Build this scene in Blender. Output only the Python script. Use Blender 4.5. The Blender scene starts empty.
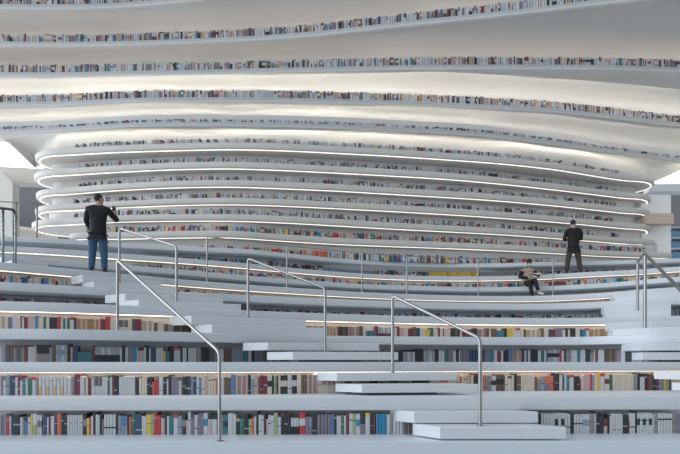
import bpy, bmesh, math, random
from mathutils import Vector, Matrix
random.seed(7)
SC = bpy.context.scene
COL = SC.collection
F, CX, YH, EYE = 480.0, 340.0, 362.0, 0.94

# ------------------------------------------------------------------ materials
MATS = {}
def mat(name, col, rough=.5, metal=0., emit=None, estr=0., noise=0., nscale=8., trans=0., bump=0.):
    if name in MATS: return MATS[name]
    m = bpy.data.materials.new(name); m.use_nodes = True
    nt = m.node_tree; b = nt.nodes['Principled BSDF']
    b.inputs['Base Color'].default_value = (*col, 1)
    b.inputs['Roughness'].default_value = rough
    b.inputs['Metallic'].default_value = metal
    if trans: b.inputs['Transmission Weight'].default_value = trans; b.inputs['IOR'].default_value = 1.05
    if emit: b.inputs['Emission Color'].default_value = (*emit, 1); b.inputs['Emission Strength'].default_value = estr
    if noise or bump:
        tc = nt.nodes.new('ShaderNodeTexCoord'); n = nt.nodes.new('ShaderNodeTexNoise')
        n.inputs['Scale'].default_value = nscale; n.inputs['Detail'].default_value = 4
        nt.links.new(tc.outputs['Object'], n.inputs['Vector'])
        if noise:
            r = nt.nodes.new('ShaderNodeMapRange')
            r.inputs['To Min'].default_value = 1-noise; r.inputs['To Max'].default_value = 1+noise
            mx = nt.nodes.new('ShaderNodeVectorMath'); mx.operation = 'SCALE'
            mx.inputs[0].default_value = col
            nt.links.new(n.outputs['Fac'], r.inputs['Value']); nt.links.new(r.outputs['Result'], mx.inputs['Scale'])
            nt.links.new(mx.outputs['Vector'], b.inputs['Base Color'])
        if bump:
            bp = nt.nodes.new('ShaderNodeBump'); bp.inputs['Strength'].default_value = bump
            nt.links.new(n.outputs['Fac'], bp.inputs['Height']); nt.links.new(bp.outputs['Normal'], b.inputs['Normal'])
    MATS[name] = m; return m
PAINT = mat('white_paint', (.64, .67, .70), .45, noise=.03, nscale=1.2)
PAINTT = mat('tier_paint_warm_light', (.62, .595, .56), .5, noise=.03, nscale=1.2)  # warmer light deeper in the hall is mixed into the tier colour
PAINTU = mat('wave_paint_dim_light', (.48, .51, .55), .5, noise=.03, nscale=1.2)  # weaker, bluish light on the upper shelves is put into their colour
SOFF = mat('soffit_plaster', (.60, .59, .57), .6, noise=.05, nscale=.7)
PANEL = mat('back_panel_paint', (.66, .65, .64), .6, noise=.03, nscale=2)
FLOORM = mat('floor_stone', (.62, .67, .71), .22, noise=.04, nscale=.8)
TREADM = mat('tread_stone', (.66, .69, .72), .4, noise=.03, nscale=2)
STEEL = mat('brushed_steel', (.36, .355, .35), .38, metal=1., noise=.05, nscale=30)
LEDW = mat('led_cool', (1, 1, 1), emit=(1., .95, .86), estr=6.)
LEDT = mat('led_tier', (1, 1, 1), emit=(1., .93, .80), estr=1.15)
LEDY = mat('led_warm', (1, 1, 1), emit=(1., .82, .62), estr=1.6)
COVE = mat('led_cove', (1, 1, 1), emit=(1., .94, .84), estr=36.)
COVEW = mat('led_cove_warm', (1, 1, 1), emit=(1., .76, .58), estr=5.)
COVEN = mat('led_cove_ledge', (1, 1, 1), emit=(1., .93, .82), estr=12.)
COVEM = mat('led_cove_dim', (1, 1, 1), emit=(1., .92, .80), estr=4.)
SKYM = mat('skylight_glow', (1, 1, 1), emit=(.97, .99, 1.), estr=1.6)
GLASS = mat('glass', (.93, .97, .97), .02, trans=1.)
DARKM = mat('dark_bronze', (.12, .11, .10), .35, metal=.6, noise=.1)
GREYW = mat('grey_wall', (.24, .245, .25), .7, noise=.05)
CREAM = mat('cream_wall', (.74, .71, .66), .6, noise=.04)
BLUEB = mat('blue_shelf', (.18, .32, .48), .5, noise=.1)

# palette of book covers
PAL = {
 'w': (.56, .58, .60), 'i': (.66, .58, .48), 'k': (.035, .04, .048), 'n': (.05, .08, .16), 'b': (.12, .22, .42),
 't': (.06, .20, .24), 'g': (.05, .16, .11), 'l': (.34, .42, .24), 'y': (.70, .50, .10), 'r': (.50, .06, .06),
 'm': (.20, .04, .06), 'o': (.62, .17, .09), 'p': (.55, .41, .38), 'v': (.22, .19, .25), 'u': (.27, .26, .26),
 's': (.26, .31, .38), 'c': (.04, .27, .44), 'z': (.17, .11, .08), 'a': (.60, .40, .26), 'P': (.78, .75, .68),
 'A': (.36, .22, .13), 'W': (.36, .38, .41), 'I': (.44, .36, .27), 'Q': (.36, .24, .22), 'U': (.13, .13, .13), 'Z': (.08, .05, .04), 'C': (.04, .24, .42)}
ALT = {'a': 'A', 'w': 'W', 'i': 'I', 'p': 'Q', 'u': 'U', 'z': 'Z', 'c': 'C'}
CNAME = {'w': 'white', 'i': 'cream', 'k': 'black', 'n': 'navy', 'b': 'blue', 't': 'teal', 'g': 'dark-green', 'l': 'light-green',
 'y': 'yellow', 'r': 'red', 'm': 'maroon', 'o': 'orange-red', 'p': 'pink', 'v': 'mauve', 'u': 'grey', 's': 'slate', 'c': 'bright-blue',
 'z': 'brown', 'a': 'tan', 'A': 'tan', 'W': 'white', 'I': 'cream', 'Q': 'pink', 'U': 'grey', 'Z': 'brown', 'C': 'bright-blue'}
PK = list(PAL)
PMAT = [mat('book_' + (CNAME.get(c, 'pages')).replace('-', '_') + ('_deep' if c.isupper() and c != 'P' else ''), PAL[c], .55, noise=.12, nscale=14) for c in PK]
PI_ = {c: i for i, c in enumerate(PK)}

# ------------------------------------------------------------------ object helpers
def tag(o, label=None, cat=None, group=None, kind=None):
    if label: o['label'] = label
    if cat: o['category'] = cat
    if group: o['group'] = group
    if kind: o['kind'] = kind
    return o
def empty(name, loc=(0, 0, 0), rz=0):
    o = bpy.data.objects.new(name, None); o.empty_display_size = .1; COL.objects.link(o)
    o.location = loc; o.rotation_euler = (0, 0, rz); return o
class MB:
    def __init__(s): s.v = []; s.f = []; s.mi = []
    def add(s, vs, fs, mi=0):
        b = len(s.v); s.v += [tuple(p) for p in vs]
        for k, q in enumerate(fs):
            s.f.append(tuple(b + i for i in q)); s.mi.append(mi[k] if isinstance(mi, (list, tuple)) else mi)
    def grid(s, rows, closed=False, caps=False, mi=0):
        n = len(rows); m = len(rows[0]); vs = [p for r in rows for p in r]; fs = []
        for i in range(n - 1):
            for j in range(m if closed else m - 1):
                j2 = (j + 1) % m
                fs.append((i*m + j, i*m + j2, (i+1)*m + j2, (i+1)*m + j))
        if caps: fs.append(tuple(range(m))[::-1]); fs.append(tuple((n-1)*m + j for j in range(m)))
        s.add(vs, fs, mi)
    def box(s, c, d, mi=0, rz=0., bev=0.):
        x, y, z = (q / 2 for q in d); r = Matrix.Rotation(rz, 3, 'Z'); c = Vector(c)
        if not bev:
            vs = [c + r @ Vector((sx*x, sy*y, sz*z)) for sz in (-1, 1) for sx, sy in ((-1, -1), (1, -1), (1, 1), (-1, 1))]
            s.add(vs, [(3, 2, 1, 0), (4, 5, 6, 7), (0, 1, 5, 4), (1, 2, 6, 5), (2, 3, 7, 6), (3, 0, 4, 7)], mi)
        else:
            rows = []
            for zz, ins in ((-z, bev), (-z + bev, 0), (z - bev, 0), (z, bev)):
                rows.append([c + r @ Vector((sx*(x - ins), sy*(y - ins), zz)) for sx, sy in ((-1, -1), (1, -1), (1, 1), (-1, 1))])
            s.grid(rows, True, True, mi)
    def tube(s, pts, r, n=10, mi=0, caps=True):
        pts = [Vector(p) for p in pts]; rows = []
        up = None
        for i, p in enumerate(pts):
            t = (pts[min(i+1, len(pts)-1)] - pts[max(i-1, 0)]).normalized()
            if up is None:
                up = Vector((0, 0, 1)) if abs(t.z) < .9 else Vector((1, 0, 0))
            a = (up - t * up.dot(t)).normalized(); up = a; b = t.cross(a)
            rr = r[i] if isinstance(r, (list, tuple)) else r
            rows.append([p + (a * math.cos(2*math.pi*k/n) + b * math.sin(2*math.pi*k/n)) * rr for k in range(n)])
        s.grid(rows, True, caps, mi)
    def ball(s, c, r, n=12, m=8, mi=0, fn=None):
        c = Vector(c); r = Vector(r) if not isinstance(r, (int, float)) else Vector((r, r, r)); rows = []
        for i in range(m + 1):
            th = math.pi * (.02 + .96 * i / m)
            row = []
            for k in range(n):
                ph = 2*math.pi*k/n
                q = Vector((math.sin(th)*math.cos(ph), math.sin(th)*math.sin(ph), -math.cos(th)))
                if fn: q = fn(q)
                row.append(c + Vector((q.x*r.x, q.y*r.y, q.z*r.z)))
            rows.append(row)
        s.grid(rows, True, True, mi)
    def build(s, name, mats, parent=None, smooth=False, loc=None):
        me = bpy.data.meshes.new(name)
        me.from_pydata(s.v, [], s.f)
        for m in (mats if isinstance(mats, (list, tuple)) else [mats]): me.materials.append(m)
        me.polygons.foreach_set('material_index', s.mi)
        if smooth: me.polygons.foreach_set('use_smooth', [True] * len(s.f))
        me.update()
        if not getattr(s, 'raw', False):
            bm = bmesh.new(); bm.from_mesh(me); bmesh.ops.recalc_face_normals(bm, faces=bm.faces); bm.to_mesh(me); bm.free()
        o = bpy.data.objects.new(name, me); COL.objects.link(o)
        if parent: o.parent = parent
        if loc: o.location = loc
        return o
def smooth_angle(o, deg=35):
    me = o.data
    bm = bmesh.new(); bm.from_mesh(me)
    for f in bm.faces: f.smooth = True
    for e in bm.edges:
        if len(e.link_faces) == 2 and e.calc_face_angle(0) > math.radians(deg): e.smooth = False
    bm.to_mesh(me); bm.free(); return o

# ------------------------------------------------------------------ plan curves
def lerp_table(t, x):
    if x <= t[0][0]: return t[0][1]
    for (a, ya), (b, yb) in zip(t, t[1:]):
        if x <= b: return ya + (yb - ya) * (x - a) / (b - a)
    return t[-1][1]
XS = [-110 + 5*i for i in range(179)]         # bearings, -110..780
def smooth(v, n=6, it=3):
    for _ in range(it):
        v = [sum(v[max(0, i-n):i+n+1]) / len(v[max(0, i-n):i+n+1]) for i in range(len(v))]
    return v
class Curve:
    """plan curve: distance along each bearing, at height z"""
    def __init__(s, z, tab, isd=False, sm=4):
        s.z = z
        tab = [tuple(t) for t in tab]
        if not isd: tab = [(x, F*(z-EYE)/(YH-y)) for x, y in tab]
        (x0, d0), (x1, d1) = tab[0], tab[1]
        sl = max(-.004, min(.004, (d1-d0)/(x1-x0)))
        tab = [(-110, d0 + sl*(-110-x0))] + tab if x0 > -110 else tab
        (x0, d0), (x1, d1) = tab[-2], tab[-1]
        sl = max(-.004, min(.004, (d1-d0)/(x1-x0)))
        tab = tab + [(780, d1 + sl*(780-x1))] if x1 < 780 else tab
        s.d = smooth([lerp_table(tab, x) for x in XS], sm, 2)
    def at(s, x):
        t = (x - XS[0]) / 5; i = max(0, min(len(XS)-2, int(math.floor(t)))); u = t - i
        return s.d[i]*(1-u) + s.d[i+1]*u
def pt(x, d, z): return Vector(((x-CX)/F*d, d, z))

Z = [0, .485, .94] + [.94 + .47*i for i in range(1, 8)]          # terrace levels 0..9
K = [
 Curve(Z[0], [(-110, 5.65), (780, 5.65)], True),
 Curve(Z[1], [(0, 6.15), (340, 6.2), (680, 6.3)], True),
 Curve(Z[2], [(0, 6.5), (200, 6.62), (340, 6.95), (480, 7.5), (680, 7.7)], True),
 Curve(Z[3], [(0, 6.75), (60, 6.8), (120, 7.1), (180, 7.5), (240, 8.0), (300, 8.5), (360, 8.7), (480, 9.0), (540, 9.1), (600, 8.9), (640, 8.2), (680, 8.0)], True),
 Curve(Z[4], [(0, 301), (60, 302.5), (120, 305), (180, 307.5), (240, 310), (300, 312.5), (360, 314.5), (420, 316.3), (480, 317.5), (540, 318), (600, 317.8), (660, 316)]),
 Curve(Z[5], [(0, 281.6), (60, 285), (120, 288.5), (180, 291.5), (240, 294.5), (300, 297.5), (360, 300), (420, 302), (480, 303.3), (540, 303.8), (600, 302), (660, 298)]),
 Curve(Z[6], [(0, 261.5), (60, 267.5), (90, 270.3), (120, 273), (180, 279), (240, 284), (300, 288), (360, 292), (420, 294.5), (480, 296), (540, 296), (600, 293), (635, 290), (680, 286.5)]),
 Curve(Z[7], [(0, 254), (60, 260), (120, 264.5), (180, 269), (240, 275), (300, 279.5), (360, 284), (420, 286), (480, 287.3), (540, 286.5), (600, 283.5), (660, 278), (680, 276)]),
 Curve(Z[8], [(0, 245.5), (60, 248.7), (120, 253.5), (180, 257.5), (240, 262.5), (300, 268.5), (360, 273.5), (420, 276), (480, 276.5), (540, 275), (600, 271), (635, 270), (680, 266)]),
 Curve(Z[9], [(0, 236), (60, 238.5), (120, 243.0), (180, 246), (240, 248.5), (300, 253), (360, 257), (420, 260.5), (480, 262.3), (540, 262), (600, 261), (660, 259), (680, 258)]),
]
for k in range(1, 10):      # each tread starts behind the one under it
    K[k].d = [max(a, b + .22) for a, b in zip(K[k].d, K[k-1].d)]
THK = [.47, .17, .145, .15, .15, .15, .15, .14, .14, .13]
REC = [.03, .03, .25, .03, .45, .05, .45, .05, .33, .10]

def slab(cur, z, th, back, bev=.012):
    """solid slab from the front curve back to back(i)"""
    mb = MB(); rows = []
    for i, x in enumerate(XS):
        d = cur.d[i]; b = back(i)
        rows.append([pt(x, d + bev, z), pt(x, d + bev*.3, z - bev*.3), pt(x, d, z - bev), pt(x, d, z - th + bev),
                     pt(x, d + bev*.3, z - th + bev*.3), pt(x, d + bev, z - th), pt(x, b, z - th), pt(x, b, z)])
    mb.grid(rows, True, True); return mb
def ribbon(dfn, z0, z1, wd, x0=-110, x1=780):
    mb = MB(); rows = []
    for i, x in enumerate(XS):
        if x < x0 or x > x1: continue
        d = dfn(i)
        rows.append([pt(x, d, z0), pt(x, d + wd, z0), pt(x, d + wd, z1), pt(x, d, z1)])
    mb.grid(rows, True, True); return mb

# T block tiers: LED line rows measured under each tier
TL = {
 1: (6.66, [(60, 155.5), (110, 152.5), (170, 150.6), (230, 149.3), (285, 150.6), (340, 153.4), (395, 156.3), (450, 160), (505, 164), (560, 170), (600, 177), (630, 182)], 38, 652, 62, 634),
 2: (6.08, [(60, 176), (110, 172.6), (170, 169.7), (230, 168.6), (285, 170.6), (340, 173.3), (395, 176.3), (450, 179.6), (505, 184.5), (560, 190.6), (600, 195.5), (635, 200)], 37, 648, 60, 632),
 3: (5.50, [(60, 195.4), (110, 191), (170, 188), (230, 187), (285, 189), (340, 191.4), (395, 194.8), (450, 198), (505, 201.6), (560, 206.6), (600, 210.8), (635, 215)], 39, 647, 60, 632),
 4: (4.92, [(60, 211.5), (110, 208.5), (170, 205.9), (230, 204.8), (285, 206.5), (340, 209.2), (395, 212), (450, 215.2), (505, 218.8), (560, 223), (600, 226.7), (635, 230.5)], 38, 648, 60, 634),
 5: (4.34, [(60, 226), (110, 222.7), (170, 221.6), (230, 221.4), (285, 223.4), (340, 226.5), (395, 229.8), (450, 232.5), (505, 235.4), (560, 239.4), (600, 242.5), (635, 245.5)], 34.5, 652.5, 60, 636),
 6: (3.76, [(60, 239.5), (110, 240), (170, 238.6), (230, 238), (285, 242), (340, 245.3), (395, 247.4), (450, 249.3), (505, 251.6), (560, 254.4), (600, 257.2), (660, 259.2)], 70, 671, 90, 660),
}
TTH = .20
def tier_outline(ti):
    zr, tab, xo, xo2, xa, xb = TL[ti]
    z = zr + EYE
    c = Curve(z, [(x, y - 1.6) for x, y in tab], sm=3)
    front = [pt(x, c.at(x), 0).xy for x in range(int(xa), int(xb)+1, 6)]
    R = .85 if ti < 6 else .3
    A = front[0]; B = front[-1]
    out = []
    # left end, outermost bearing xo
    da = A.y + R; Xo = (xo-CX)/F*da; rx = A.x - Xo
    for i in range(1, 13):
        a = math.pi * i / 12
        out.append(Vector((A.x - rx*math.sin(a), A.y + R - R*math.cos(a))))
    left = out[::-1]
    db = B.y + R; Xo2 = (xo2-CX)/F*db; rx2 = Xo2 - B.x
    right = [Vector((B.x + rx2*math.sin(math.pi*i/12), B.y + R - R*math.cos(math.pi*i/12))) for i in range(1, 13)]
    # back line returns parallel to the front
    back = [Vector((p.x, p.y + 2*R)) for p in front[::-1]][1:-1]
    poly = left + front + right + back
    return z, c, poly, front, len(left)
def offset_poly(poly, ins):
    n = len(poly); res = []
    for i in range(n):
        t = (poly[(i+1) % n] - poly[i-1]).normalized()
        res.append(poly[i] + Vector((-t.y, t.x)) * ins)     # counter-clockwise: inward is to the left
    return res
def ring(poly, z): return [Vector((p.x, p.y, z)) for p in poly]

# ------------------------------------------------------------------ the books
class Book:
    __slots__ = ('pos', 'rz', 'w', 'h', 'dep', 'c', 'style', 'px', 'row', 'lab', 'c2')
def book_mesh(w, h, dep, c, style, c2='w', detail=True):
    """spine faces -y, base at the origin; colour index per face"""
    arc = [(-.5, .004), (-.3, 0.0), (.3, 0.0), (.5, .004)] if detail else [(-.5, 0), (.5, 0)]
    if style == 'T': lv = [0, .82, 1]; cc = [c, c2]
    elif style == 'H': lv = [0, .48, 1]; cc = [c2, c]
    elif style == 'B': lv = [0, .40, .72, 1]; cc = [c, c2, c]
    elif style == 'L': q_ = (h*7919+w*977) % 1.; a_ = .14 + .62*q_; lv = [0, a_, a_+.03+.05*((q_*7) % 1), 1] if detail else [0, 1]; cc = [c, c2, c] if detail else [c]
    else: lv = [0, 1]; cc = [c]
    vs = []; fs = []; mi = []
    n = len(arc) + 2
    for l in lv:
        for u, v in arc: vs.append((u*w, v if detail else 0, l*h))
        vs.append((.5*w, dep, l*h)); vs.append((-.5*w, dep, l*h))
    for i in range(len(lv)-1):
        for j in range(n):
            j2 = (j+1) % n
            fs.append((i*n+j, i*n+j2, (i+1)*n+j2, (i+1)*n+j)); mi.append(PI_[cc[i]])
    top = (len(lv)-1)*n
    if detail and w > .012:
        b = len(vs); t = min(.003, w*.15)                         # cover boards round a lower page block
        inner = [(-.5*w+t, .006, h), (.5*w-t, .006, h), (.5*w-t, dep, h), (-.5*w+t, dep, h)]
        vs += inner + [(x, y, h-.006) for x, y, _ in inner]
        T = [top+i for i in range(n)]
        fs.append((T[0], T[1], b)); fs.append((T[1], T[2], b+1, b)); fs.append((T[2], T[3], b+1))
        fs.append((T[3], T[4], b+2, b+1)); fs.append((T[5], T[0], b, b+3)); mi += [PI_[cc[-1]]]*5
        for j in range(4):
            fs.append((b+j, b+(j+1) % 4, b+4+(j+1) % 4, b+4+j)); mi.append(PI_['P'])
        fs.append((b+4, b+5, b+6, b+7)); mi.append(PI_['P'])
    else:
        fs.append(tuple(top+i for i in range(n))); mi.append(PI_['P'] if detail else PI_[cc[-1]])
    fs.append(tuple(range(n))[::-1]); mi.append(PI_[c])
    return vs, fs, mi
BOOKS = []
def put(pos, rz, w, h, dep, c, style='', c2='w', px=0, row=None, lab=None):
    b = Book(); b.pos = Vector(pos); b.rz = rz; b.w = w; b.h = h; b.dep = dep; b.c = c; b.style = style; b.c2 = c2
    b.px = px; b.row = row; b.lab = lab; BOOKS.append(b)

# transcribed rows:  x0 x1 colour[style colour2] count height
ROW0 = """0 4.3 v 2 .9;4.3 6 s 1 .93;6 9.6 r 1 .9;9.6 11 w 1 .85;11 12.8 n 1 .9;12.8 20 k 1 .9;20 22.3 w 1 .8;22.3 24.2 u 1 .75;24.2 27.7 bTk 1 .75;27.7 30.5 w 1 .8
30.5 32.6 y 1 .97;32.6 37.2 wHl 1 .95;37.2 41.9 wBv 2 .9;42.8 47 n 1 .87;47 48.5 w 1 .8;48.5 50.8 m 1 .8;50.8 54 w 2 .85;54 57 n 1 .78;57 61.2 o 1 .93;61.2 67 k 2 .85
67 82.6 w 6 .9;83 86.6 kBu 1 .97;86.6 89.6 y 1 .75;89.6 91.2 r 1 .8;91.2 93.1 w 1 .85;93.1 95.5 k 1 1;95.5 99.6 w 2 .9;99.6 102 k 1 .92;102 103.8 v 1 .7;103.8 115.8 wLk 4 .92
115.8 118 k 1 .9;118 121.2 s 1 .85;121.2 127.4 bHs 2 .83;127.4 129 k 1 .8;129 131.4 o 1 .82;131.6 135 g 1 .97;135 141.7 n 1 .93;141.7 146.3 w 2 .85;146.3 151.3 y 1 .93;151.3 154 l 1 .95
154 157 r 1 .98;157 161 r 1 .85;161 164.8 pTk 1 .92;164.8 167 k 1 .9;167 169 w 1 .85;169 173.4 t 2 .9;173.5 178 wTr 1 .95;178 182.3 s 1 .88;182.3 186 kBu 1 .9;186 187.8 p 1 .68;187.8 190.8 w 1 1.05
190.8 194.4 vTn 1 .93;194.4 197.4 w 1 .9;197.4 203.5 v 2 .97;203.5 207.7 wBc 1 .97;207.7 212 pTk 1 .87;212 217 wTk 1 .87;217 219 n 1 .95;219 223 u 1 .9;223 227.9 tBk 1 .9;227.9 233.2 w 1 .97
233.2 236 w 1 .95;236 239.7 kTa 1 .72;239.7 244 tHg 1 .72;244 248.6 k 1 .92;248.6 252 l 1 .72;252 254.3 o 1 .78;254.3 256.2 w 1 .82;256.2 258.5 k 1 1;258.5 264 w 2 .88;264 266.2 k 1 .9
266.2 268.2 p 1 .7;268.2 273.8 wLk 2 .88;273.8 278 l 1 .97;278 281 w 1 .8;281 284.3 kTm 1 .98;284.3 290.8 k 2 .95;290.8 299 wHk 3 .75;299.3 305.5 rBw 1 1;305.5 309 v 1 .8;309 312 sHv 1 .8
312 317 k 1 .98;317 331.2 v 4 .9;331.2 334 b 1 .9;334 336.7 k 1 .97;336.7 341.2 w 2 .85;341.2 344 g 1 .9;344 346 w 1 .85;346 349.2 m 1 .97;349.2 353 w 1 .95;353 356.2 l 1 .93;356.2 360.3 wBc 1 .93
360.3 365.4 kHv 1 1;365.4 370 wTy 1 .98;370 373.3 k 1 .93;373.3 375.5 m 1 .9;376 387 c 4 .93;387 390 w 1 .9;390 393.2 u 1 .95;393.2 403 w 3 .95;403 412 u 4 .88;412 425 w 5 .9
425 470 u 12 .9;470 520 w 14 .9;520 538 u 5 .9;538 541 k 1 .92;541 555 w 5 .93;555 568 wBk 4 .95;568 570.5 w 1 .9;570.5 574 k 1 .97;574 583 wLk 3 .88;583 590 wBs 2 .9
590 594.6 u 1 .9;594.6 596 w 1 .9;596 604 k 2 .97;604 607.5 mHp 1 .7;607.5 609.8 k 1 .85;609.8 611 w 1 .8;611 623 w 5 .9;623 628 k 1 .87;628 629.6 m 1 .6;629.6 635.4 w 2 .95;635.4 637 k 1 1
637 652.5 wBk 5 .95;652.5 654 w 1 .9;654 658 u 1 .95;658 672.5 wLk 5 .92;672.5 676 u 1 .95;676 681 v 2 .92"""
ROW1 = """0 3 v 1 .97;3 5.8 w 1 .75;5.8 9.5 s 1 .93;9.5 15 n 2 1;15 17.7 w 1 .9;17.7 20.2 m 1 .98;20.2 22.3 w 1 .75;22.3 25.5 t 1 .85;25.5 27.8 w 1 .85;27.8 32 g 2 .87
32 35.5 wTr 1 .93;35.5 38.2 u 1 .85;38.3 67.3 wHa 8 .95;67.5 71 w 1 .85;71 74 u 1 .93;74 80 m 2 1.05;80 82 w 1 .95;82 84 w 1 .9;84 86 u 1 .9;86 87.8 i 1 .88
87.8 91.5 m 1 .88;91.5 93.5 w 1 .85;93.5 102 uHw 4 .95;102 107.5 w 3 .9;107.5 109.8 g 1 1;109.8 112 w 1 .9;112 114.2 m 1 1.03;114.2 119 k 2 .97;119 122 w 1 .9;122 135 w 7 .92
135 138.9 k 1 .92;138.9 147 i 3 .85;147 152.4 k 2 .9;152.4 154 o 1 .65;154 159 rTu 2 .95;159 163 w 1 .9;163 166.8 k 1 .93;166.8 168.3 w 1 .8;168.3 171.4 k 1 1.04
171.4 178.8 v 2 .9;178.8 181 wTm 1 .9;181 182.3 u 1 .9;182.3 188.5 k 2 .93;188.5 191 n 1 .9;191 193.3 u 1 .9;193.3 196.5 n 1 .93;196.5 199 w 1 .95;199 201.6 b 1 .9;201.6 204 i 1 1
204 208.2 p 2 .98;208.2 216 iLg 3 .98;216 218.4 o 1 .85;218.4 224 w 2 .9;224 230.8 z 2 .87;230.8 235.5 b 1 1;235.5 248 p 5 .95;248 250.9 k 1 1;250.9 254.5 sTw 1 .97;254.5 257 p 1 .95
257 258 p 1 .9;258 260 z 1 .9;260 267.4 m 2 .98;267.4 272 iBk 1 .95;272 273.8 k 1 .95;273.8 276.6 l 1 .9;276.6 278.2 k 1 .95;278.2 280.5 i 1 .9;280.5 287.7 kBi 2 .95;287.7 292 w 1 .92
292 297 kBw 1 .98;297 301.3 i 1 .95;301.3 307 z 2 1;307 318.5 p 5 .98;318.5 321.3 i 1 .9;321.3 335.5 pHi 6 .92;335.5 345 i 3 .9;345 352 z 2 .9;352 360 i 3 .9;360 370 p 3 .9;370 378 k 2 .9
378 390 i 4 .9;390 398 u 3 .9;398 412 i 5 .9;412 420 m 2 .9;420 430 k 3 .9;430 440 i 4 .9;440 448 o 2 .9;448 456 i 3 .9;456.5 460 i 1 .9;460 462 o 1 .85;462 467 i 2 .9;467 471 a 1 .95;471 473.8 i 1 .9
473.8 478.5 kTm 1 1;478.5 483 w 2 .9;483 485.5 o 1 .9;485.5 491.5 u 2 .9;491.5 496 wBk 2 .85;496 505 zBk 3 .95;505 508 i 1 .9;508 512 iTz 1 .85;512 514 i 1 .9;514 517 k 1 1;517 521 z 1 .9
521 534.5 i 6 .92;534.5 537.5 zTr 1 .8;537.5 541 uTy 1 .82;541 545 s 1 .82;545 550 oHv 2 .82;550 553.5 o 1 .85;553.5 555 m 1 .8;555 559.4 k 1 1.02;559.4 562.7 i 1 .9;562.7 564.3 n 1 .95;564.3 566.5 w 1 .9
566.5 569.6 t 1 .9;569.6 574 wTr 1 .92;574 579.7 k 2 .85;579.7 581.3 r 1 .65;581.3 583.5 w 1 .85;583.5 590 p 3 .93;590 592 r 1 .95;592 594.8 s 1 .93;594.8 597.4 i 1 .95;597.4 600.4 y 1 .97
600.4 605 wTr 1 1;605 609.4 iBm 2 .95;609.4 612.6 g 1 .95;612.6 633.6 iLk 9 .92;633.6 638 u 1 .93;638 640 k 1 1;640 645 wTk 1 .98;645 647.2 k 1 .97;647.2 649.2 m 1 .95;649.2 653 z 1 1
653 656 k 1 .9;656 659 m 1 .9;659 664 s 2 .9;664 667 y 1 .9;667 669.2 l 1 .85;669.2 671 n 1 .9;671 690 i 7 .9"""
ROW2 = """-8 5.5 w 4 .9;5.5 24.5 uTz 5 1;24.5 28 m 1 .95;28 34.7 w 3 .9;34.7 36.4 p 1 .95;36.4 49.6 kHu 5 1;49.6 51.9 s 1 .9;51.9 55 z 1 1;55.6 67.5 wBs 4 1;67.5 70.8 k 1 1.08;70.8 72.5 a 1 .9;72.5 78 n 2 .95
78 92 tHt 7 .6;92.3 95 m 1 1;95 120 wHk 8 .9;120 122 w 1 .9;122 125.4 k 1 1;125.4 128 w 1 .9;128 133.4 v 2 1;133.4 137 c 1 1;137 138 w 1 .9;138 144 pTk 2 .88;144 146 w 1 .9;146 149.2 k 1 1.05;149.2 150.8 w 1 .9
150.8 156 n 1 .95;156 163 w 3 .9;163 165.5 y 1 .7;165.5 169.4 t 2 .7;169.7 174 k 2 1;174 180.3 wTo 3 .9;180.3 182.6 k 1 1;182.6 186.5 w 2 .9;186.5 188.2 k 1 .92;188.2 196 w 3 .9;196 201 u 2 .95;201 209.5 k 3 .98;209.5 219.6 u 4 .9
219.6 223.6 w 2 .9;223.6 232 z 3 .95;232 243 s 4 .95;243 248.3 t 2 .95;248.3 251.5 w 1 .9;251.5 254.7 k 1 .95;254.7 262 v 3 .95;262 290 u 8 .9;290 330 w 12 .9;330 399 u 20 .9;399 403 k 1 .9;403 415 wTk 5 .93
415 423.5 k 3 1;423.5 435 w 4 .85;435 438.7 k 1 .95;438.7 444.6 w 2 .85;444.6 448.3 g 1 .95;448.3 453.2 v 2 .97;453.2 456 w 1 .9;456 459 k 1 .95;459 460 w 1 .9;460 469 v 3 1;469 485 n 5 .95;485 490 v 2 .9;490 494 t 2 .95
494 497.3 w 1 .9;497.3 501 m 1 .8;501 503.3 w 1 .9;503.3 508.5 k 2 .92;508.5 512 b 1 1;512 522 p 4 .9;522 524.5 k 1 1;524.5 526.3 w 1 .9;526.3 528 n 1 1;528 530.3 w 1 .9;530.3 538 k 3 .97;538 541 w 1 .9;541 544.3 g 1 .93
544.3 546.3 w 1 .9;546.3 547.5 n 1 .9;547.5 559.5 wBk 4 .95;559.5 561.7 r 1 .9;561.7 564 w 1 .9;564 566 k 1 1;566 571.3 u 2 .9;571.3 577 w 2 .9;577 580.2 t 1 1;580.2 585.2 w 2 .95;585.2 590 k 2 .97;590 593.7 u 1 .7;593.7 595 w 1 .9
595 598 m 1 1;598 604 w 2 .92;604 617 z 5 .95;617 621 v 1 .9;621 625 w 2 .85;625 631.5 k 2 .9;631.5 690 w 18 .9"""
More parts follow.
